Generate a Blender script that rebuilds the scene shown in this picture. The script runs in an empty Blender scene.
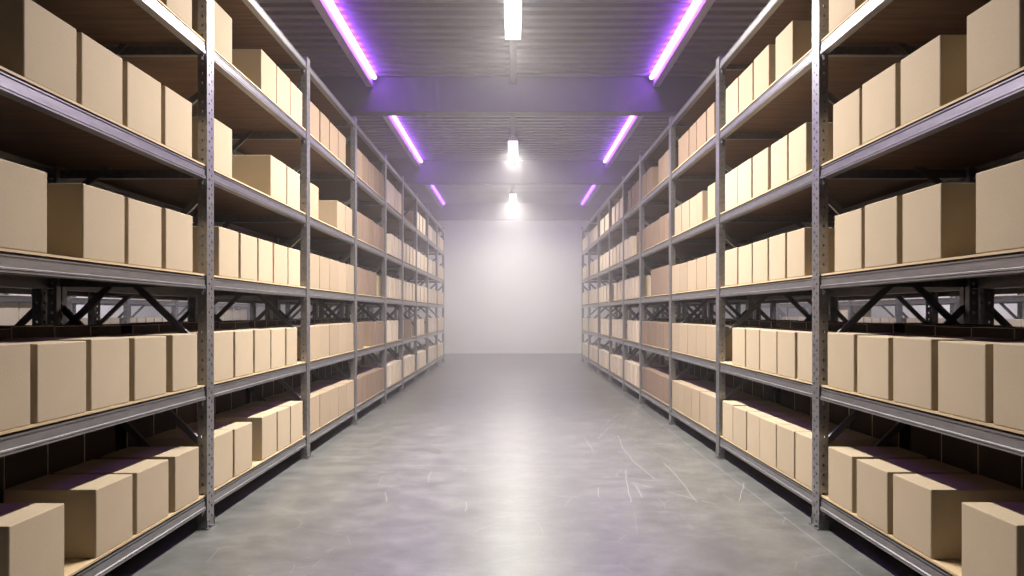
import bpy, math, random
from mathutils import Vector, Matrix
random.seed(7)
scene = bpy.context.scene
COL = scene.collection

# ------------------------------------------------------------------ camera, world, exposure
cam_d = bpy.data.cameras.new('camera')
cam_d.sensor_width = 36.0
cam_d.lens = 700.0 / 1024.0 * 36.0
cam_d.shift_x = -1.0 / 1024.0
cam_d.shift_y = 25.5 / 1024.0
cam_d.clip_start = 0.02
cam = bpy.data.objects.new('camera', cam_d)
COL.objects.link(cam)
cam.location = (0, 0, 1.13)
cam.rotation_euler = (math.radians(90), 0, 0)
scene.camera = cam

world = bpy.data.worlds.new('world')
scene.world = world
world.use_nodes = True
world.node_tree.nodes['Background'].inputs[0].default_value = (0.5, 0.5, 0.6, 1)
world.node_tree.nodes['Background'].inputs[1].default_value = 0.01

vs = scene.view_settings
scene.display_settings.display_device = 'sRGB'
vs.view_transform = 'Standard'
vs.look = 'None'
vs.gamma = 1.0
vs.use_curve_mapping = False
vs.exposure = 0.0
scene.cycles.max_bounces = 8
scene.cycles.diffuse_bounces = 2
scene.cycles.glossy_bounces = 3
scene.cycles.volume_bounces = 3
scene.cycles.sample_clamp_indirect = 4.0
scene.cycles.volume_step_rate = 2.0
scene.cycles.use_denoising = True

LAMP_POWER = 475.0        # radiance of the white diffusers
TUBE_POWER = 40.0         # radiance of the violet tubes

# ------------------------------------------------------------------ dimensions (metres)
XF = 1.60                 # aisle face of the racks
DR = 0.835                # depth of a rack
POST_W, POST_D = 0.085, 0.048
FRAMES = [1.95, 3.66, 5.435, 7.10, 8.78, 10.15, 11.62, 13.18, 14.83, 16.25]
LEVELS = [0.182, 0.757, 1.336, 1.908, 2.558, 3.102]
TOP = 3.128
CEIL = 4.22
BEAM_B = 3.76
Y0, Y1 = -6.0, 19.8
XW = 8.30

# ------------------------------------------------------------------ materials
def mat(name):
    m = bpy.data.materials.new(name)
    m.use_nodes = True
    nt = m.node_tree
    return m, nt, nt.nodes['Principled BSDF']

def node(nt, kind, **kw):
    n = nt.nodes.new(kind)
    for k, v in kw.items():
        if k.startswith('i_'):
            n.inputs[k[2:]].default_value = v
        else:
            setattr(n, k, v)
    return n

def coords(nt, scale=(1, 1, 1), out='Object'):
    tc = node(nt, 'ShaderNodeTexCoord')
    mp = node(nt, 'ShaderNodeMapping')
    mp.inputs['Scale'].default_value = scale
    nt.links.new(tc.outputs[out], mp.inputs['Vector'])
    return mp.outputs['Vector']

def ramp(nt, fac, stops):
    r = node(nt, 'ShaderNodeValToRGB')
    el = r.color_ramp.elements
    while len(el) < len(stops):
        el.new(0.5)
    for e, (p, c) in zip(el, stops):
        e.position = p
        e.color = (c[0], c[1], c[2], 1)
    nt.links.new(fac, r.inputs['Fac'])
    return r.outputs['Color']

def noise(nt, vec, scale, detail=3, rough=0.55):
    n = node(nt, 'ShaderNodeTexNoise')
    n.inputs['Scale'].default_value = scale
    n.inputs['Detail'].default_value = detail
    n.inputs['Roughness'].default_value = rough
    nt.links.new(vec, n.inputs['Vector'])
    return n.outputs['Fac']

def bump(nt, bsdf, height, strength, dist):
    b = node(nt, 'ShaderNodeBump')
    b.inputs['Strength'].default_value = strength
    b.inputs['Distance'].default_value = dist
    nt.links.new(height, b.inputs['Height'])
    nt.links.new(b.outputs['Normal'], bsdf.inputs['Normal'])

def math_n(nt, op, a, b=None, c=None):
    n = node(nt, 'ShaderNodeMath', operation=op)
    for i, v in enumerate((a, b, c)):
        if v is None:
            continue
        if isinstance(v, (int, float)):
            n.inputs[i].default_value = v
        else:
            nt.links.new(v, n.inputs[i])
    return n.outputs[0]

def mix_rgb(nt, fac, a, b, blend='MIX'):
    n = node(nt, 'ShaderNodeMix', data_type='RGBA', blend_type=blend)
    for s, v in ((n.inputs[0], fac), (n.inputs[6], a), (n.inputs[7], b)):
        if isinstance(v, (int, float)):
            s.default_value = v
        elif isinstance(v, tuple):
            s.default_value = (v[0], v[1], v[2], 1)
        else:
            nt.links.new(v, s)
    return n.outputs[2]

def make_metal(name, lo, hi, metallic, rough):
    m, nt, b = mat(name)
    v = coords(nt, (14, 3, 14))
    f = noise(nt, v, 3.0, 4)
    nt.links.new(ramp(nt, f, [(0.3, lo), (0.7, hi)]), b.inputs['Base Color'])
    b.inputs['Metallic'].default_value = metallic
    r = math_n(nt, 'MULTIPLY_ADD', noise(nt, v, 9.0, 3), 0.18, rough - 0.09)
    nt.links.new(r, b.inputs['Roughness'])
    return m

M = {}
M['metal'] = make_metal('galvanised_steel', (0.25, 0.245, 0.245), (0.34, 0.33, 0.33), 0.85, 0.36)
M['brace'] = make_metal('brace_steel', (0.16, 0.16, 0.165), (0.22, 0.22, 0.22), 0.7, 0.42)

def make_wood(name, cols):
    m, nt, b = mat(name)
    v = coords(nt, (1.6, 26, 26))
    f = noise(nt, v, 2.2, 6, 0.62)
    base = ramp(nt, f, [(0.28, cols[0]), (0.5, cols[1]), (0.75, cols[2])])
    # boards 0.19 m wide lying across the shelf: a narrow groove between neighbours
    tc = node(nt, 'ShaderNodeTexCoord')
    sx = node(nt, 'ShaderNodeSeparateXYZ')
    nt.links.new(tc.outputs['Object'], sx.inputs[0])
    fr = math_n(nt, 'FRACT', math_n(nt, 'MULTIPLY', sx.outputs['Y'], 1 / 0.19))
    groove = math_n(nt, 'LESS_THAN', fr, 0.03)
    nt.links.new(mix_rgb(nt, groove, base, tuple(c * 0.35 for c in cols[0])), b.inputs['Base Color'])
    b.inputs['Roughness'].default_value = 0.62
    bump(nt, b, f, 0.25, 0.004)
    return m
M['wood'] = make_wood('shelf_board', ((0.050, 0.024, 0.012), (0.10, 0.052, 0.026), (0.15, 0.082, 0.043)))

m, nt, b = mat('board_edge')
f = noise(nt, coords(nt, (6, 3, 80)), 4.0, 3)
nt.links.new(ramp(nt, f, [(0.3, (0.44, 0.32, 0.17)), (0.7, (0.60, 0.46, 0.27))]), b.inputs['Base Color'])
b.inputs['Roughness'].default_value = 0.7
M['edge'] = m

def make_card(name, col):
    m, nt, b = mat(name)
    v = coords(nt, (1, 1, 1))
    f = noise(nt, v, 160.0, 3, 0.7)
    g = noise(nt, v, 5.0, 2)
    oi = node(nt, 'ShaderNodeObjectInfo')
    k = math_n(nt, 'MULTIPLY_ADD', oi.outputs['Random'], 0.14, 0.93)
    k = math_n(nt, 'MULTIPLY', k, math_n(nt, 'MULTIPLY_ADD', g, 0.12, 0.94))
    k = math_n(nt, 'MULTIPLY', k, math_n(nt, 'MULTIPLY_ADD', f, 0.30, 0.85))
    hsv = node(nt, 'ShaderNodeHueSaturation')
    hsv.inputs['Color'].default_value = (*col, 1)
    nt.links.new(k, hsv.inputs['Value'])
    nt.links.new(hsv.outputs[0], b.inputs['Base Color'])
    b.inputs['Roughness'].default_value = 0.85
    b.inputs['Specular IOR Level'].default_value = 0.2
    bump(nt, b, f, 0.25, 0.002)
    return m
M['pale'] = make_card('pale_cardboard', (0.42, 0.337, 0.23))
M['cream'] = make_card('brightened_cardboard', (0.62, 0.52, 0.38))  # pale cardboard lightened for the far bays, standing in for lamp light
M['tan'] = make_card('tan_cardboard', (0.33, 0.255, 0.172))
M['shaded'] = make_card('shaded_cardboard', (0.06, 0.042, 0.034))  # shade inside the racks put into the colour of the back-row boxes
M['brown'] = make_card('brown_cardboard', (0.22, 0.155, 0.108))

# polished concrete
m, nt, b = mat('polished_concrete')
v = coords(nt, (1.0, 1.3, 1))
n1 = noise(nt, v, 3.4, 10, 0.72)
n2 = noise(nt, coords(nt, (1.0, 2.0, 1)), 9.0, 6, 0.65)
n3 = noise(nt, coords(nt, (1, 1, 1)), 60, 3, 0.7)
fac = math_n(nt, 'ADD', math_n(nt, 'MULTIPLY', n1, 0.62), math_n(nt, 'ADD', math_n(nt, 'MULTIPLY', n2, 0.22), math_n(nt, 'MULTIPLY', n3, 0.16)))
base = ramp(nt, fac, [(0.34, (0.075, 0.077, 0.073)), (0.5, (0.12, 0.121, 0.115)), (0.66, (0.185, 0.183, 0.175))])
# hairline scratches: thin edges of large distorted cells, broken up by a mask
def scratch(scale, seed, width):
    mp = node(nt, 'ShaderNodeMapping')
    mp.inputs['Location'].default_value = (seed, seed * 1.7, seed * 0.3)
    mp.inputs['Rotation'].default_value = (0, 0, seed)
    tc = node(nt, 'ShaderNodeTexCoord')
    nt.links.new(tc.outputs['Object'], mp.inputs['Vector'])
    vo = node(nt, 'ShaderNodeTexVoronoi', feature='DISTANCE_TO_EDGE')
    vo.inputs['Scale'].default_value = scale
    nt.links.new(mp.outputs['Vector'], vo.inputs['Vector'])
    line = math_n(nt, 'LESS_THAN', vo.outputs['Distance'], width)
    mask = math_n(nt, 'GREATER_THAN', noise(nt, mp.outputs['Vector'], 2.3, 2), 0.56)
    return math_n(nt, 'MULTIPLY', line, mask)
s = math_n(nt, 'MAXIMUM', scratch(1.7, 2.1, 0.0035), scratch(2.9, 5.4, 0.005))
base = mix_rgb(nt, math_n(nt, 'MULTIPLY', s, 0.22), base, (0.42, 0.41, 0.39))
# longer straight scratches left by trolleys: (x, y) to (x, y) on the slab
SCR = [((1.54, 4.67), (1.36, 4.22)), ((0.65, 6.37), (0.66, 5.73)), ((1.07, 7.33), (0.77, 6.31)), ((0.55, 4.55), (0.53, 4.31)),
       ((0.81, 4.62), (0.79, 4.31)), ((-0.27, 4.0), (-0.28, 4.19)), ((-0.57, 4.68), (-0.58, 5.02)), ((0.98, 6.51), (0.92, 5.93)),
       ((0.92, 5.93), (0.92, 5.36)), ((0.92, 5.36), (0.97, 4.78)), ((0.82, 5.06), (0.70, 4.19)), ((1.14, 5.31), (1.11, 4.19)),
       ((-1.05, 5.22), (0.05, 5.18)), ((-0.75, 4.2), (-0.80, 4.42)), ((1.2, 7.9), (0.95, 7.2)), ((-0.4, 7.4), (-0.75, 6.9))]
tcs = node(nt, 'ShaderNodeTexCoord')
sxs = node(nt, 'ShaderNodeSeparateXYZ')
nt.links.new(tcs.outputs['Object'], sxs.inputs[0])
wob = math_n(nt, 'MULTIPLY_ADD', noise(nt, coords(nt), 3.0, 2), 0.05, -0.025)
tot = None
for (ax, ay), (bx, by) in SCR:
    L = math.hypot(bx - ax, by - ay); tx, ty = (bx - ax) / L, (by - ay) / L
    cx, cy = (ax + bx) / 2, (ay + by) / 2
    dx = math_n(nt, 'SUBTRACT', sxs.outputs['X'], cx); dy = math_n(nt, 'SUBTRACT', sxs.outputs['Y'], cy)
    along = math_n(nt, 'ABSOLUTE', math_n(nt, 'ADD', math_n(nt, 'MULTIPLY', dx, tx), math_n(nt, 'MULTIPLY', dy, ty)))
    acr = math_n(nt, 'ABSOLUTE', math_n(nt, 'ADD', math_n(nt, 'ADD', math_n(nt, 'MULTIPLY', dx, -ty), math_n(nt, 'MULTIPLY', dy, tx)), wob))
    one = math_n(nt, 'MULTIPLY', math_n(nt, 'LESS_THAN', along, L / 2), math_n(nt, 'LESS_THAN', acr, 0.0024))
    tot = one if tot is None else math_n(nt, 'MAXIMUM', tot, one)
base = mix_rgb(nt, math_n(nt, 'MULTIPLY', tot, 0.4), base, (0.50, 0.49, 0.46))
# sawn joints in the slab
tc = node(nt, 'ShaderNodeTexCoord')
sx = node(nt, 'ShaderNodeSeparateXYZ')
nt.links.new(tc.outputs['Object'], sx.inputs[0])
def joint(sock, pos, w):
    return math_n(nt, 'LESS_THAN', math_n(nt, 'ABSOLUTE', math_n(nt, 'SUBTRACT', sock, pos)), w)
j = math_n(nt, 'MAXIMUM', joint(sx.outputs['X'], 1.505, 0.0028), joint(sx.outputs['Y'], 10.2, 0.012))
base = mix_rgb(nt, math_n(nt, 'MULTIPLY', j, 0.35), base, (0.42, 0.41, 0.39))
nt.links.new(base, b.inputs['Base Color'])
rr = math_n(nt, 'MULTIPLY_ADD', fac, 0.14, 0.27)
nt.links.new(rr, b.inputs['Roughness'])
b.inputs['Specular IOR Level'].default_value = 0.85
bump(nt, b, n3, 0.03, 0.004)
M['floor'] = m

def make_paint(name, lo, hi, rough=0.7, metallic=0.0, sc=1.2):
    m, nt, b = mat(name)
    f = noise(nt, coords(nt), sc, 5, 0.6)
    nt.links.new(ramp(nt, f, [(0.3, lo), (0.7, hi)]), b.inputs['Base Color'])
    b.inputs['Roughness'].default_value = rough
    b.inputs['Metallic'].default_value = metallic
    bump(nt, b, noise(nt, coords(nt), 45, 3), 0.08, 0.003)
    return m
M['wall'] = make_paint('wall_paint', (0.82, 0.80, 0.77), (0.87, 0.85, 0.82))
M['deck'] = make_paint('roof_sheet', (0.15, 0.145, 0.137), (0.19, 0.186, 0.178), 0.5, 0.2)
M['beam'] = make_paint('beam_paint', (0.10, 0.095, 0.095), (0.125, 0.12, 0.12), 0.6, 0.0)
M['rail'] = make_paint('rail_paint', (0.33, 0.33, 0.31), (0.38, 0.375, 0.36), 0.5, 0.2)
M['housing'] = make_paint('lamp_housing', (0.6, 0.6, 0.58), (0.66, 0.66, 0.64), 0.4, 0.1)

def make_emit(name, col, strength):
    m = bpy.data.materials.new(name)
    m.use_nodes = True
    nt = m.node_tree
    nt.nodes.clear()
    e = node(nt, 'ShaderNodeEmission')
    e.inputs['Color'].default_value = (*col, 1)
    e.inputs['Strength'].default_value = strength
    o = node(nt, 'ShaderNodeOutputMaterial')
    nt.links.new(e.outputs[0], o.inputs['Surface'])
    return m
M['white_light'] = make_emit('white_light', (1.0, 0.97, 0.93), 6.0)
for i_, k_ in enumerate((1.2, 0.7, 0.22)):
    M['violet_light_%d' % i_] = make_emit('violet_light', (0.32, 0.075, 1.0), TUBE_POWER * k_)

# ------------------------------------------------------------------ mesh helpers
class MB:
    def __init__(self):
        self.v, self.f, self.mi = [], [], []
    def quad(self, pts, mi=0):
        n = len(self.v)
        self.v += [tuple(p) for p in pts]
        self.f.append(tuple(range(n, n + len(pts))))
        self.mi.append(mi)
    def prism(self, poly, axis, a, b, mi=0, cap=0, flip=False):
        """closed 2-D polygon swept along an axis from a to b; poly in the two other axes in order"""
        def P(p, t):
            if axis == 'y': return (p[0], t, p[1])
            if axis == 'x': return (t, p[0], p[1])
            return (p[0], p[1], t)
        n = len(self.v); k = len(poly)
        self.v += [P(p, a) for p in poly] + [P(p, b) for p in poly]
        for i in range(k):
            j = (i + 1) % k
            self.f.append((n + i, n + j, n + k + j, n + k + i)); self.mi.append(mi)
        self.f.append(tuple(n + i for i in reversed(range(k)))); self.mi.append(cap)
        self.f.append(tuple(n + k + i for i in range(k))); self.mi.append(cap)
    def box(self, x0, x1, y0, y1, z0, z1, mi=0):
        self.prism([(x0, y0), (x1, y0), (x1, y1), (x0, y1)], 'z', z0, z1, mi, mi)
    def cyl(self, c, axis, r, length, seg=8, mi=0):
        poly = [(r * math.cos(2 * math.pi * i / seg), r * math.sin(2 * math.pi * i / seg)) for i in range(seg)]
        if axis == 'y':
            self.prism([(c[0] + p[0], c[2] + p[1]) for p in poly], 'y', c[1], c[1] + length, mi, mi)
        elif axis == 'x':
            self.prism([(c[1] + p[0], c[2] + p[1]) for p in poly], 'x', c[0], c[0] + length, mi, mi)
        else:
            self.prism([(c[0] + p[0], c[1] + p[1]) for p in poly], 'z', c[2], c[2] + length, mi, mi)
    def mesh(self, name, mats, bevel=0.0, seg=2, smooth=False):
        import bmesh
        me = bpy.data.meshes.new(name)
        me.from_pydata(self.v, [], self.f)
        for mm in mats:
            me.materials.append(M[mm])
        for p, i in zip(me.polygons, self.mi):
            p.material_index = i
        bm = bmesh.new(); bm.from_mesh(me)
        bmesh.ops.recalc_face_normals(bm, faces=bm.faces)
        if bevel:
            bmesh.ops.bevel(bm, geom=list(bm.edges), offset=bevel, segments=seg, affect='EDGES', profile=0.5)
        bm.to_mesh(me); bm.free()
        if smooth:
            for p in me.polygons: p.use_smooth = True
        return me

def link(name, me, parent=None, loc=(0, 0, 0), rot=(0, 0, 0), scale=(1, 1, 1)):
    o = bpy.data.objects.new(name, me)
    COL.objects.link(o)
    o.parent = parent
    o.location, o.rotation_euler, o.scale = loc, rot, scale
    return o

def tag(o, label=None, cat=None, group=None, kind=None):
    for k, v in (('label', label), ('category', cat), ('group', group), ('kind', kind)):
        if v:
            o[k] = v
    return o

# ------------------------------------------------------------------ the building
def struct(name, mb, mats, label, bevel=0.0):
    return tag(link(name, mb.mesh(name, mats, bevel)), label, None, None, 'structure')

mb = MB(); mb.box(-XW - .2, XW + .2, Y0 - .2, Y1 + .2, -0.2, 0.0)
struct('floor', mb, ['floor'], 'polished grey concrete floor with scratches and a thin sawn joint')
mb = MB(); mb.box(-XW, XW, Y1, Y1 + .2, 0, CEIL + .2)
struct('wall_back', mb, ['wall'], 'plain pale grey end wall closing the aisle in the haze')
mb = MB(); mb.box(-XW, XW, Y0 - .2, Y0, 0, CEIL + .2)
struct('wall_front', mb, ['wall'], 'plain pale grey wall behind the viewer')
mb = MB(); mb.box(-XW - .2, -XW, Y0 - .2, Y1 + .2, 0, CEIL + .2)
struct('wall_left', mb, ['wall'], 'pale grey side wall beyond the left racks')
mb = MB(); mb.box(XW, XW + .2, Y0 - .2, Y1 + .2, 0, CEIL + .2)
struct('wall_right', mb, ['wall'], 'pale grey side wall beyond the right racks')

# corrugated roof sheet, ribs running across the aisle
mb = MB()
pitch, dep = 0.184, 0.06
prof = []
y = Y0
while y < Y1 - 0.01:
    prof += [(y, CEIL), (y + 0.085, CEIL), (y + 0.105, CEIL + dep), (y + 0.164, CEIL + dep)]
    y += pitch
prof = [(min(p[0], Y1), p[1]) for p in prof]
n = len(prof)
for i in range(n - 1):
    (ya, za), (yb, zb) = prof[i], prof[i + 1]
    mb.quad([(-XW, ya, za), (-XW, yb, zb), (XW, yb, zb), (XW, ya, za)])
    mb.quad([(-XW, ya, CEIL + .12), (XW, ya, CEIL + .12), (XW, yb, CEIL + .12), (-XW, yb, CEIL + .12)])
struct('ceiling', mb, ['deck'], 'grey corrugated metal roof sheet')

BEAMS = [3.40, 9.13, 14.15, 19.6]
for i, yb in enumerate(BEAMS):
    mb = MB(); t = 0.19
    mb.box(-XW, XW, yb, yb + t, BEAM_B, CEIL)
    struct('trim_%d' % (i + 1), mb, ['beam'], 'deep grey roof beam spanning across the aisle', 0.006)

# ------------------------------------------------------------------ ceiling rails, violet tubes, white lamps
ORD = ['first', 'second', 'third', 'fourth', 'fifth', 'sixth', 'seventh', 'eighth', 'ninth']
SPANS = [(3.59, 9.13), (9.32, 14.15), (14.34, 19.6)]
SEC = ['before the nearest beam', 'between the middle beams', 'before the end wall']
k = 5
for si, (ya, yb) in enumerate(SPANS):
    for sd, side in ((-1, 'left'), (1, 'right')):
        mb = MB(); xa = (1.825, 1.875, 1.955)[si]
        # angle shaped batten: a hanging fin on the rack side with a thin top leaf
        mb.box(min(sd * xa, sd * (xa + .085)), max(sd * xa, sd * (xa + .085)), ya, yb, CEIL - .135, CEIL)
        o = tag(link('light_batten', mb.mesh('light_batten', ['rail'], 0.004)),
                'grey ceiling batten along the %s violet tube %s' % (side, SEC[si]), 'batten', 'ceiling battens of the violet tubes')
        root = bpy.data.objects.new('tube_light', None); COL.objects.link(root)
        xt = sd * (xa - .033); zt = CEIL - 0.034
        root.location = (xt, ya + 0.05, zt)
        tag(root, 'glowing violet tube light, %s side of ceiling, %s' % (side, SEC[si]), 'tube light', 'violet tube lights under the ceiling')
        L = yb - ya - 0.12
        t = MB(); t.cyl((0, 0, 0), 'y', 0.026, L, 12)
        link('tube', t.mesh('tube', ['violet_light_%d' % si]), root)
        c = MB(); c.cyl((0, -0.03, 0), 'y', 0.031, 0.035, 12)
        cm = c.mesh('end_cap', ['rail'])
        link('end_cap', cm, root); link('end_cap', cm, root, (0, L + 0.025, 0))
        q = MB(); q.box(min(0, sd * .034), max(0, sd * .034), -.012, .012, -.006, .006)
        qm = q.mesh('clip', ['rail'])
        for ty in (0.6, L * 0.5, L - 0.6):
            link('clip', qm, root, (0, ty, 0.026))
    mb = MB()
    mb.box(-.045, .045, ya, yb, CEIL - .095, CEIL)
    tag(link('lamp_rail', mb.mesh('lamp_rail', ['beam'], 0.004)),
        'grey ceiling rail along the middle of the aisle %s' % SEC[si], 'rail', 'middle ceiling rails')

def white_lamp(x, y, label, L=1.24, level=1.0, col=(1.0, 0.95, 0.87), spread=155):
    root = bpy.data.objects.new('ceiling_lamp', None); COL.objects.link(root)
    root.location = (x, y, 3.985)
    tag(root, label, 'lamp', 'white ceiling lamps')
    d = MB(); d.prism([(-.078, 0.008), (-.078, 0.003), (-.075, 0), (.075, 0), (.078, 0.003), (.078, 0.008)], 'y', 0, L)
    link('diffuser', d.mesh('diffuser', ['white_light']), root)
    ld = bpy.data.lights.new('lamp_glow', 'AREA')
    ld.shape = 'RECTANGLE'; ld.size = 0.15; ld.size_y = L - .01
    ld.energy = LAMP_POWER * level * math.pi * 0.15 * L
    ld.color = col; ld.spread = math.radians(spread)
    link('lamp_glow', ld, root, (0, L / 2, -.004))
    h = MB(); h.prism([(-.080, .008), (.080, .008), (.080, .03), (.05, .085), (-.05, .085), (-.080, .03)], 'y', -.004, L + .004)
    link('housing', h.mesh('housing', ['housing'], 0.003), root)
    hg = MB(); hg.box(-.03, .03, -.02, .02, .083, .142)
    hm = hg.mesh('hanger', ['housing'], 0.002)
    link('hanger', hm, root, (0, 0.18, 0)); link('hanger', hm, root, (0, L - 0.18, 0))
    return root
white_lamp(0, 3.75, 'glaring white linear lamp over the aisle, nearest of its row', 3.54, 0.64)
white_lamp(0, 11.63, 'glaring white linear lamp over the aisle, middle of its row', 1.24, 0.46)
white_lamp(0, 16.80, 'glaring white linear lamp over the aisle, closest to the end wall', 1.24, 0.46)
for sd, side in ((-1, 'left'), (1, 'right')):
    for xl, y, w in ((4.43, 6.05, 'nearer'), (4.43, 11.63, 'farther'), (7.3, 7.2, 'nearer outer'), (7.3, 12.4, 'farther outer')):  # unseen lamps added to brighten the walls showing through the rack gaps
        r = white_lamp(sd * xl, y, 'unseen added lamp in the aisle behind the %s racks, %s one' % (side, w), 1.24, 0.5, (0.93, 0.88, 1.0), 160)
        mb = MB(); mb.box(sd * xl - .045, sd * xl + .045, y - .1, y + 1.34, CEIL - .095, CEIL)
        tag(link('lamp_rail', mb.mesh('lamp_rail', ['beam'], 0.004)),
            'short grey ceiling rail in the aisle behind the %s racks, %s one' % (side, w), 'rail', 'side aisle ceiling rails')

# ------------------------------------------------------------------ pallet racks
# local frame: aisle face at u = 0, u grows into the rack; sign flips it for the other side
def cells(mb, us, zs, holes, place):
    for i in range(len(us) - 1):
        for j in range(len(zs) - 1):
            if (i, j) in holes:
                continue
            mb.quad([place(us[i], zs[j]), place(us[i + 1], zs[j]), place(us[i + 1], zs[j + 1]), place(us[i], zs[j + 1])])

def post_mesh():
    mb = MB()
    pitch = 0.050; hh = 0.012; hw = 0.010
    zs = [0.0]; tags_ = []
    z = 0.03
    while z < TOP - 0.05:
        zs += [z, z + hh, z + pitch / 2, z + pitch / 2 + hh]
        b0 = len(zs) - 4
        tags_.append((b0, b0 + 2))
        z += pitch
    zs.append(TOP)
    ys = [0, .022, .022 + hw, POST_W - .022 - hw, POST_W - .022, POST_W]
    holes = set()
    for a, b_ in tags_:
        holes.add((1, a)); holes.add((3, b_))
    cells(mb, ys, zs, holes, lambda u, z: (0, u, z))
    xs = [0, .020, .031, POST_D]
    fh = {(1, a) for a, _ in tags_}
    cells(mb, xs, zs, fh, lambda u, z: (u, 0, z))
    cells(mb, xs, zs, fh, lambda u, z: (u, POST_W, z))
    for ya, yb in ((0, .037), (POST_W - .037, POST_W)):
        mb.quad([(POST_D, ya, 0), (POST_D, yb, 0), (POST_D, yb, TOP), (POST_D, ya, TOP)])
    # folded edges: inner skins near the corners give the section its thickness
    for ya in (0.0035, POST_W - 0.0035):
        mb.quad([(POST_D - .003, ya, 0), (POST_D + .0005, ya, 0), (POST_D + .0005, ya, TOP), (POST_D - .003, ya, TOP)])
    # cap strip at the top edge
    mb.box(0, POST_D, 0, .003, TOP - .003, TOP); mb.box(0, POST_D, POST_W - .003, POST_W, TOP - .003, TOP)
    return mb.mesh('post', ['metal'])

def beam_mesh(L):
    p = [(.040, -.018), (.001, -.018), (.001, -.023), (.009, -.024), (.009, -.029), (.000, -.030), (.000, -.058),
         (-.006, -.061), (-.006, -.066), (-.001, -.068), (-.005, -.070), (-.005, -.076), (.034, -.078), (.034, -.074),
         (.004, -.073), (.004, -.033), (.012, -.033), (.012, -.021), (.040, -.021)]
    mb = MB(); mb.prism(p, 'y', 0.0, L)
    return mb.mesh('beam', ['metal'])

def bracket_mesh():
    mb = MB(); mb.box(.010, .014, -.016, .012, -.105, -.005)
    mb.cyl((.004, -.006, -.035), 'x', .006, .007, 6); mb.cyl((.004, -.006, -.085), 'x', .006, .007, 6)
    return mb.mesh('beam_bracket', ['brace'])

def deck_mesh(L, depth):
    """board from mid post to mid post, notched at its four corners"""
    a, b_ = -POST_W / 2 + .001, L + POST_W / 2 - .001
    n0, n1 = .0025, L - .0025
    f, r = .009, depth - .009
    nf, nr = POST_D + .004, depth - POST_D - .004
    poly = [(f, n0), (f, n1), (nf, n1), (nf, b_), (nr, b_), (nr, n1), (r, n1), (r, n0), (nr, n0), (nr, a), (nf, a), (nf, n0)]
    mb = MB(); mb.prism(poly, 'z', -.009, 0, 1, 0)
    for k_, f_ in enumerate(mb.f):
        if all(mb.v[q][2] > -.001 for q in f_): mb.mi[k_] = 1
    return mb.mesh('shelf_deck', ['wood', 'edge'])

def side_bar_mesh():
    mb = MB(); y = POST_W / 2
    mb.box(POST_D - .004, DR - POST_D + .004, y - .016, y + .016, -.066, -.020)
    return mb.mesh('side_bar', ['brace'], .002, 1)

def foot_mesh():
    mb = MB(); mb.box(-.014, POST_D + .012, -.012, POST_W + .012, 0, .006)
    mb.box(-.004, POST_D + .004, -.004, 0.0, 0, .05); mb.box(-.004, POST_D + .004, POST_W, POST_W + .004, 0, .05)
    mb.cyl((-.006, .03, .005), 'z', .007, .012, 6)
    return mb.mesh('foot_plate', ['metal'])

_brace = {}
def brace_mesh(L):
    k = round(L, 3)
    if k not in _brace:
        w, t = .032, .004
        mb = MB()
        mb.prism([(-w / 2, 0), (w / 2, 0), (w / 2, .018), (w / 2 - t, .018), (w / 2 - t, t), (-w / 2 + t, t), (-w / 2 + t, .018), (-w / 2, .018)], 'y', 0, L)
        _brace[k] = mb.mesh('diagonal_brace', ['brace'])
    return _brace[k]

POST = post_mesh(); FOOT = foot_mesh(); BAR = side_bar_mesh(); BRK = bracket_mesh()
LEN = [FRAMES[i + 1] - FRAMES[i] - POST_W for i in range(len(FRAMES) - 1)]
BEAM = [beam_mesh(L - .012) for L in LEN]
DECK = [deck_mesh(L, DR) for L in LEN]
# diagonals of an upright frame: (height at aisle post, height at back post, offset along the aisle)
DIAG = [(.14, .90, .020), (.93, 1.69, .020), (.41, 1.17, .052), (1.78, 1.02, .052), (2.30, 1.69, .020), (2.95, 2.20, .020)]

def rack(x, sign, label, name='pallet_rack', full=True):
    """sign=+1: rack grows towards +x from its aisle face at x"""
    root = bpy.data.objects.new(name, None); COL.objects.link(root)
    root.location = (x, 0, 0)
    root.scale = (sign, 1, 1)
    tag(root, label, 'rack', 'steel shelving racks')
    for fi, y in enumerate(FRAMES):
        diag = DIAG if full else [(1.17, .41, .020)] + DIAG[3:]
        p = link('upright_post', POST, root, (0, y, 0)); link('foot_plate', FOOT, p)
        p = link('upright_post', POST, root, (DR, y, 0), (0, 0, 0), (-1, 1, 1)); link('foot_plate', FOOT, p)
        for z in LEVELS:
            link('side_bar', BAR, root, (0, y, z))
        for za, zb, oy in diag:
            a = Vector((POST_D * .6, y + oy, za)); b_ = Vector((DR - POST_D * .6, y + oy, zb))
            d = b_ - a
            o = link('diagonal_brace', brace_mesh(d.length), root, a)
            # local y runs along the brace, local x is across it in the frame plane, local z along the aisle
            ey = d.normalized(); ez = Vector((0, 1, 0)); ex = ey.cross(ez)
            o.rotation_euler = Matrix((ex, ey, ez)).transposed().to_euler()
    for bi, L in enumerate(LEN):
        y = FRAMES[bi] + POST_W
        for z in LEVELS:
            f = link('front_beam', BEAM[bi], root, (.006, y, z))
            if full and bi < 5:
                link('beam_bracket', BRK, f, (0, L - .012, 0))
            link('rear_beam', BEAM[bi], root, (DR - .006, y, z), (0, 0, 0), (-1, 1, 1))
            link('shelf_deck', DECK[bi], root, (0, y, z) if z < 3 else (.012, y, z - .022))
    return root

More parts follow.
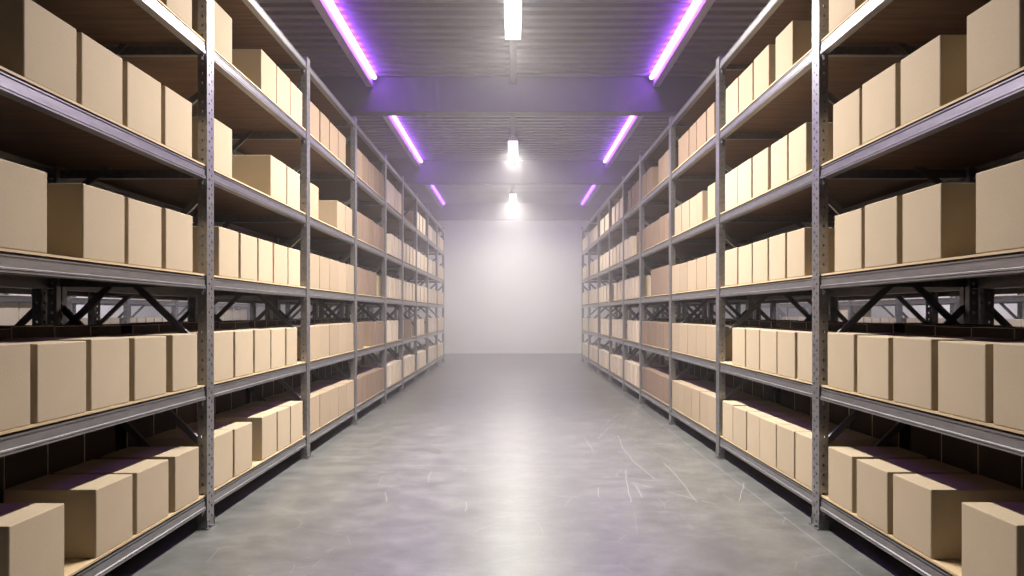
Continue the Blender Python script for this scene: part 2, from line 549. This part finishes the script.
XN = XF + DR + .032
XFAR = 5.60
for sg, side in ((-1, 'left'), (1, 'right')):
    rack(sg * XF, sg, 'long grey steel shelving rack full of cardboard boxes on the %s of the aisle' % side)
    rack(sg * XN, sg, 'steel rack standing back to back behind the %s aisle rack' % side, full=False)
    rack(sg * XFAR, sg, 'distant steel rack by the %s side wall, seen through the shelf gaps' % side, full=False)

# ------------------------------------------------------------------ cardboard boxes
BL, BD, BH = 0.28, 0.36, 0.28
def card_mesh(mm):
    mb = MB(); mb.box(0, BD, 0, BL, 0, BH)
    return mb.mesh('cardboard_box', [mm], .0045, 2)
CARD = {'c': card_mesh('cream'), 'p': card_mesh('pale'), 't': card_mesh('tan'), 'b': card_mesh('brown')}
SX = XF + .009
G = .004
# per side, bay and shelf: (start, end) along the aisle; optional height, tone, setback
def run(a, n, L=.27, gap=.02, tone='p', h=.275):
    out = []
    for i in range(n):
        out.append((a + i * (L + gap), a + i * (L + gap) + L, h, tone, 0))
    return out
def S(*iv, h=.275, tone='p'):
    k = .995
    return [(i[0] * k, i[1] * k, (i[2] if len(i) > 2 else h), tone, 0) for i in iv]

def bay(i):      # clear span of a bay
    return FRAMES[i] + POST_W + .012, FRAMES[i + 1] - .012
def fill(i, n, a=0.0, b=1.0, gap=.018, tone='p', h=.275):
    p, q = bay(i); L = q - p
    if i >= 4: gap *= 1.7
    p, q = p + a * L, p + b * L
    w = (q - p - gap * (n - 1)) / n
    return [(p + k * (w + gap), p + k * (w + gap) + w, h, tone, 0) for k in range(n)]

LEFT = {
 (0, 5): S((2.92, 3.19), (3.27, 3.53), h=.29),
 (0, 4): S((2.319, 2.601), (2.631, 2.908), (2.938, 3.222), (3.259, 3.533), h=.276),
 (0, 3): S((2.153, 2.433), (2.643, 2.926), (2.953, 3.235), (3.268, 3.544), h=.285),
 (0, 2): S((2.07, 2.353), (2.38, 2.656), (2.687, 2.957), (2.992, 3.268), (3.326, 3.589), h=.272),
 (0, 1): S((2.246, 2.526), (2.72, 2.984), (3.016, 3.297), (3.355, 3.61), h=.268),
 (1, 5): S((3.77, 4.036), (4.50, 4.785), (4.805, 5.085), (5.108, 5.39), h=.265, tone='t'),
 (1, 4): S((3.775, 4.043), (4.676, 4.996), (5.03, 5.324), h=.275),
 (1, 3): S((3.864, 4.139), (4.169, 4.438), (4.465, 4.725), (4.755, 5.04), (5.06, 5.336), h=.27),
 (1, 2): S((3.77, 4.05), (4.08, 4.36), (4.395, 4.676), (4.705, 4.985), (5.018, 5.26), h=.27),
 (1, 1): S((3.77, 4.05), (4.072, 4.345), (4.527, 4.805), (4.826, 5.085), (5.108, 5.39), h=.278),
 (2, 5): S((5.57, 5.845), (5.89, 6.163), (6.197, 6.48), (6.517, 6.79), h=.265, tone='b'),
 (2, 4): S((5.56, 5.845), (6.46, 6.76), (6.775, 7.06), h=.265, tone='t'),
 (2, 3): fill(2, 5, gap=.006, tone='t'), (2, 2): fill(2, 5, gap=.006, tone='t'), (2, 1): fill(2, 5, gap=.010, tone='t'),
 (3, 5): fill(3, 5, tone='b', h=.285), (3, 4): fill(3, 5, tone='b', h=.285),
 (3, 3): fill(3, 4, 0, .68, tone='b'),
 (3, 2): S((7.21, 7.60), h=.28, tone='b') + fill(3, 3, .46, 1.0, tone='b'),
 (3, 1): fill(3, 6, gap=.01, tone='b'),
 (4, 5): fill(4, 4, gap=.03, h=.29), (4, 4): fill(4, 3, .28, 1, gap=.05),
 (4, 3): fill(4, 4, gap=.06), (4, 2): fill(4, 3, 0, .76, gap=.05), (4, 1): fill(4, 4, gap=.05),
 (5, 4): fill(5, 4, gap=.06), (5, 3): fill(5, 4, 0, .92, gap=.05),
 (5, 2): [(10.27, 11.15, .28, 'b', .0)], (5, 1): fill(5, 4, 0, .92, gap=.05),
 (6, 5): fill(6, 3, 0, .8, gap=.07, h=.29), (6, 4): fill(6, 3, gap=.05), (6, 3): fill(6, 3, gap=.06),
 (6, 2): fill(6, 2, 0, .68, gap=.03), (6, 1): fill(6, 3, 0, .85, gap=.02),
 (7, 5): fill(7, 2, .1, .95, gap=.05), (7, 4): fill(7, 2, .1, .85, gap=.05), (7, 3): fill(7, 3, gap=.03),
 (7, 2): fill(7, 3, gap=.02), (7, 1): fill(7, 3, gap=.02),
 (8, 5): fill(8, 3), (8, 4): fill(8, 3), (8, 3): fill(8, 3), (8, 2): fill(8, 3), (8, 1): fill(8, 3),
}
RIGHT = {
 (0, 5): S((2.95, 3.20), (3.311, 3.589), h=.29),
 (0, 4): S((2.234, 2.498), (2.656, 2.93), (2.961, 3.245), (3.277, 3.549), h=.274),
 (0, 3): S((2.17, 2.449), (2.65, 2.915), (2.95, 3.222), (3.259, 3.533), h=.285),
 (0, 2): S((2.09, 2.3625), (2.397, 2.668), (2.706, 2.98), (3.016, 3.292), (3.33, 3.611), h=.272),
 (0, 1): S((2.246, 2.526), (2.713, 2.988), (3.024, 3.297), (3.345, 3.60), h=.268),
 (1, 5): S((4.065, 4.328), (4.43, 4.705), (4.735, 5.018), (5.04, 5.324), h=.265, tone='t'),
 (1, 4): S((3.864, 4.109), (4.139, 4.395), (4.456, 4.735), (4.765, 5.04), (5.062, 5.349), h=.275),
 (1, 3): S((3.89, 4.139), (4.17, 4.43), (4.465, 4.735), (4.765, 5.04), (5.06, 5.349), h=.27),
 (1, 2): S((3.765, 3.993), (4.021, 4.287), (4.304, 4.59), (4.61, 4.867), (4.898, 5.178), h=.27),
 (1, 1): S((3.765, 4.015), (4.03, 4.295), (4.31, 4.59), (4.60, 4.846), (4.867, 5.15), (5.166, 5.415), h=.275),
 (2, 5): S((5.64, 5.845), (5.876, 6.163), (6.20, 6.44), (6.48, 6.87), h=.265, tone='b'),
 (2, 4): S((5.61, 5.815), (6.00, 6.165), (6.18, 6.425), (6.443, 6.71), (6.75, 7.02), h=.268, tone='t'),
 (2, 3): fill(2, 5, gap=.012, tone='t'), (2, 2): fill(2, 5, gap=.012, tone='t'), (2, 1): fill(2, 6, gap=.012, tone='t'),
 (3, 5): fill(3, 2, .0, .36, gap=.03, tone='b') + fill(3, 2, .62, 1, gap=.04, tone='b', h=.285),
 (3, 4): fill(3, 6, gap=.02, tone='b', h=.27),
 (3, 3): [(7.22, 8.20, .30, 'b', .0)],
 (3, 2): fill(3, 5, gap=.025, tone='b'), (3, 1): fill(3, 5, gap=.01, tone='b'),
 (4, 5): fill(4, 3, .05, .75, gap=.04, h=.285, tone='b'), (4, 4): fill(4, 1, 0, .22, tone='b') + fill(4, 2, .5, 1, gap=.08),
 (4, 3): fill(4, 5, gap=.04), (4, 2): fill(4, 4, 0, .8, gap=.04), (4, 1): fill(4, 4, gap=.05),
 (5, 5): fill(5, 3, .0, .85, gap=.06, h=.285), (5, 4): fill(5, 4, gap=.06), (5, 3): fill(5, 2, 0, .35, gap=.05) + fill(5, 1, .5, .7),
 (5, 2): fill(5, 4, 0, .85, gap=.05), (5, 1): fill(5, 4, gap=.06),
 (6, 5): fill(6, 2, 0, .85, gap=.1), (6, 4): fill(6, 3, 0, .9, gap=.05), (6, 3): fill(6, 4, gap=.05),
 (6, 2): fill(6, 3, 0, .8, gap=.04), (6, 1): fill(6, 4, gap=.04),
 (7, 5): fill(7, 2, .1, 1, gap=.05), (7, 4): fill(7, 2, .1, .9, gap=.05), (7, 3): fill(7, 3, gap=.03),
 (7, 2): fill(7, 3, gap=.03), (7, 1): fill(7, 3, gap=.02),
 (8, 5): fill(8, 3), (8, 4): fill(8, 3), (8, 3): fill(8, 3), (8, 2): fill(8, 3), (8, 1): fill(8, 3),
}
SHELF = {1: 'bottom shelf', 2: 'second shelf', 3: 'third shelf', 4: 'fourth shelf', 5: 'fifth shelf'}
BAYN = ['nearest', 'second', 'third', 'fourth', 'fifth', 'sixth', 'seventh', 'eighth', 'farthest']
proto = {k: bpy.data.objects.new('cardboard_box', me) for k, me in CARD.items()}
far = {'c': MB(), 'b': MB()}
count = 0
for side, table, sg in (('left', LEFT, -1), ('right', RIGHT, 1)):
    for (bi, lv), items in sorted(table.items()):
        z = LEVELS[lv - 1]
        if bi >= 4:  # far pale boxes take the brightened copy
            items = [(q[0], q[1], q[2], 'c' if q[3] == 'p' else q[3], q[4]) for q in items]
        order = sorted(items, key=lambda t: -t[0])
        for i, (a, b_, h, tone, back) in enumerate(order):
            jit = random.uniform(0, .006) + back
            h *= random.uniform(.985, 1.012)
            if bi == 8:
                x0, x1 = sorted((sg * (SX + jit), sg * (SX + jit + BD)))
                far[tone].box(x0, x1, a, b_, z + .0005, z + h)
                continue
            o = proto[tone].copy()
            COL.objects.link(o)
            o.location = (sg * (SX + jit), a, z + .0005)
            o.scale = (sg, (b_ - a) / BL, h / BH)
            look = {'b': 'brown', 't': 'tan', 'p': 'pale tan', 'c': 'cream'}[tone]
            if b_ - a > .5: look = 'long ' + look
            which = ORD[i] + ' from the far post' if len(order) > 1 else 'alone'
            if len(order) > 1 and i == 0: which = 'next to the far post'
            tag(o, '%s cardboard box, %s, %s, %s bay, %s rack' % (look, which, SHELF[lv], BAYN[bi], side),
                'box', 'cardboard boxes on the %s of the %s rack' % (SHELF[lv], side))
            count += 1
for k in proto.values():
    bpy.data.objects.remove(k)
# boxes of the last bay, of the back rows and of the far racks: one mass
allmb = MB()
def mass(xa, xb, ya, yb, za, zb, mi):
    x0, x1 = sorted((xa, xb)); allmb.box(x0, x1, ya, yb, za, zb, mi)
for t, mi in (('c', 0), ('b', 1)):
    n = len(allmb.v)
    allmb.v += far[t].v
    allmb.f += [tuple(i + n for i in f) for f in far[t].f]
    allmb.mi += [mi] * len(far[t].f)
for sg in (-1, 1):
    for bi in range(0, 5):
        for a, b_, h, t, s_ in fill(bi, 6 if bi < 4 else 5, gap=.002):
            hh = .315 + random.uniform(-.006, .006)
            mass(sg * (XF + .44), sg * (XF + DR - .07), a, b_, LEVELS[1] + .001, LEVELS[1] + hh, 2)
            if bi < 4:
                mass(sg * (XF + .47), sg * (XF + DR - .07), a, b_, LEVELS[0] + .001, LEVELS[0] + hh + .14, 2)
    for bi in range(3, 9):
        if (bi + (sg > 0)) % 4 == 3:
            items = fill(bi, 4, gap=.02, h=.50)
        else:
            items = fill(bi, 5, .0, .9, gap=.02, h=.31)
        for a, b_, h, t, s_ in items:
            mass(sg * (XFAR + .03), sg * (XFAR + .40), a, b_, LEVELS[1] + .001, LEVELS[1] + h, 0)
o = link('distant_boxes', allmb.mesh('distant_boxes', ['cream', 'brown', 'shaded'], 0.003, 1))
tag(o, 'distant and half hidden cardboard boxes at the far rack ends and behind', 'boxes', None, 'stuff')
print('individual boxes', count)

# ------------------------------------------------------------------ haze filling the far part of the hall
hz = bpy.data.materials.new('haze')
hz.use_nodes = True
nt = hz.node_tree
nt.nodes.clear()
vsn = node(nt, 'ShaderNodeVolumeScatter')
vsn.inputs['Color'].default_value = (0.97, 0.95, 0.96, 1)
vsn.inputs['Anisotropy'].default_value = 0.15
tc = node(nt, 'ShaderNodeTexCoord')
sx = node(nt, 'ShaderNodeSeparateXYZ')
nt.links.new(tc.outputs['Object'], sx.inputs[0])
mr = node(nt, 'ShaderNodeMapRange', interpolation_type='SMOOTHSTEP')
mr.inputs['From Min'].default_value = 4.0
mr.inputs['From Max'].default_value = 19.0
mr.inputs['To Min'].default_value = 0.004
mr.inputs['To Max'].default_value = 0.062
nt.links.new(sx.outputs['Y'], mr.inputs['Value'])
nt.links.new(mr.outputs[0], vsn.inputs['Density'])
out = node(nt, 'ShaderNodeOutputMaterial')
nt.links.new(vsn.outputs[0], out.inputs['Volume'])
M['haze'] = hz
mb = MB(); mb.box(-XW + .02, XW - .02, 3.0, Y1 - .01, .01, CEIL - .01)
tag(link('haze', mb.mesh('haze', ['haze'])), 'pale mist thickening towards the far end of the aisle', 'haze', None, 'stuff')
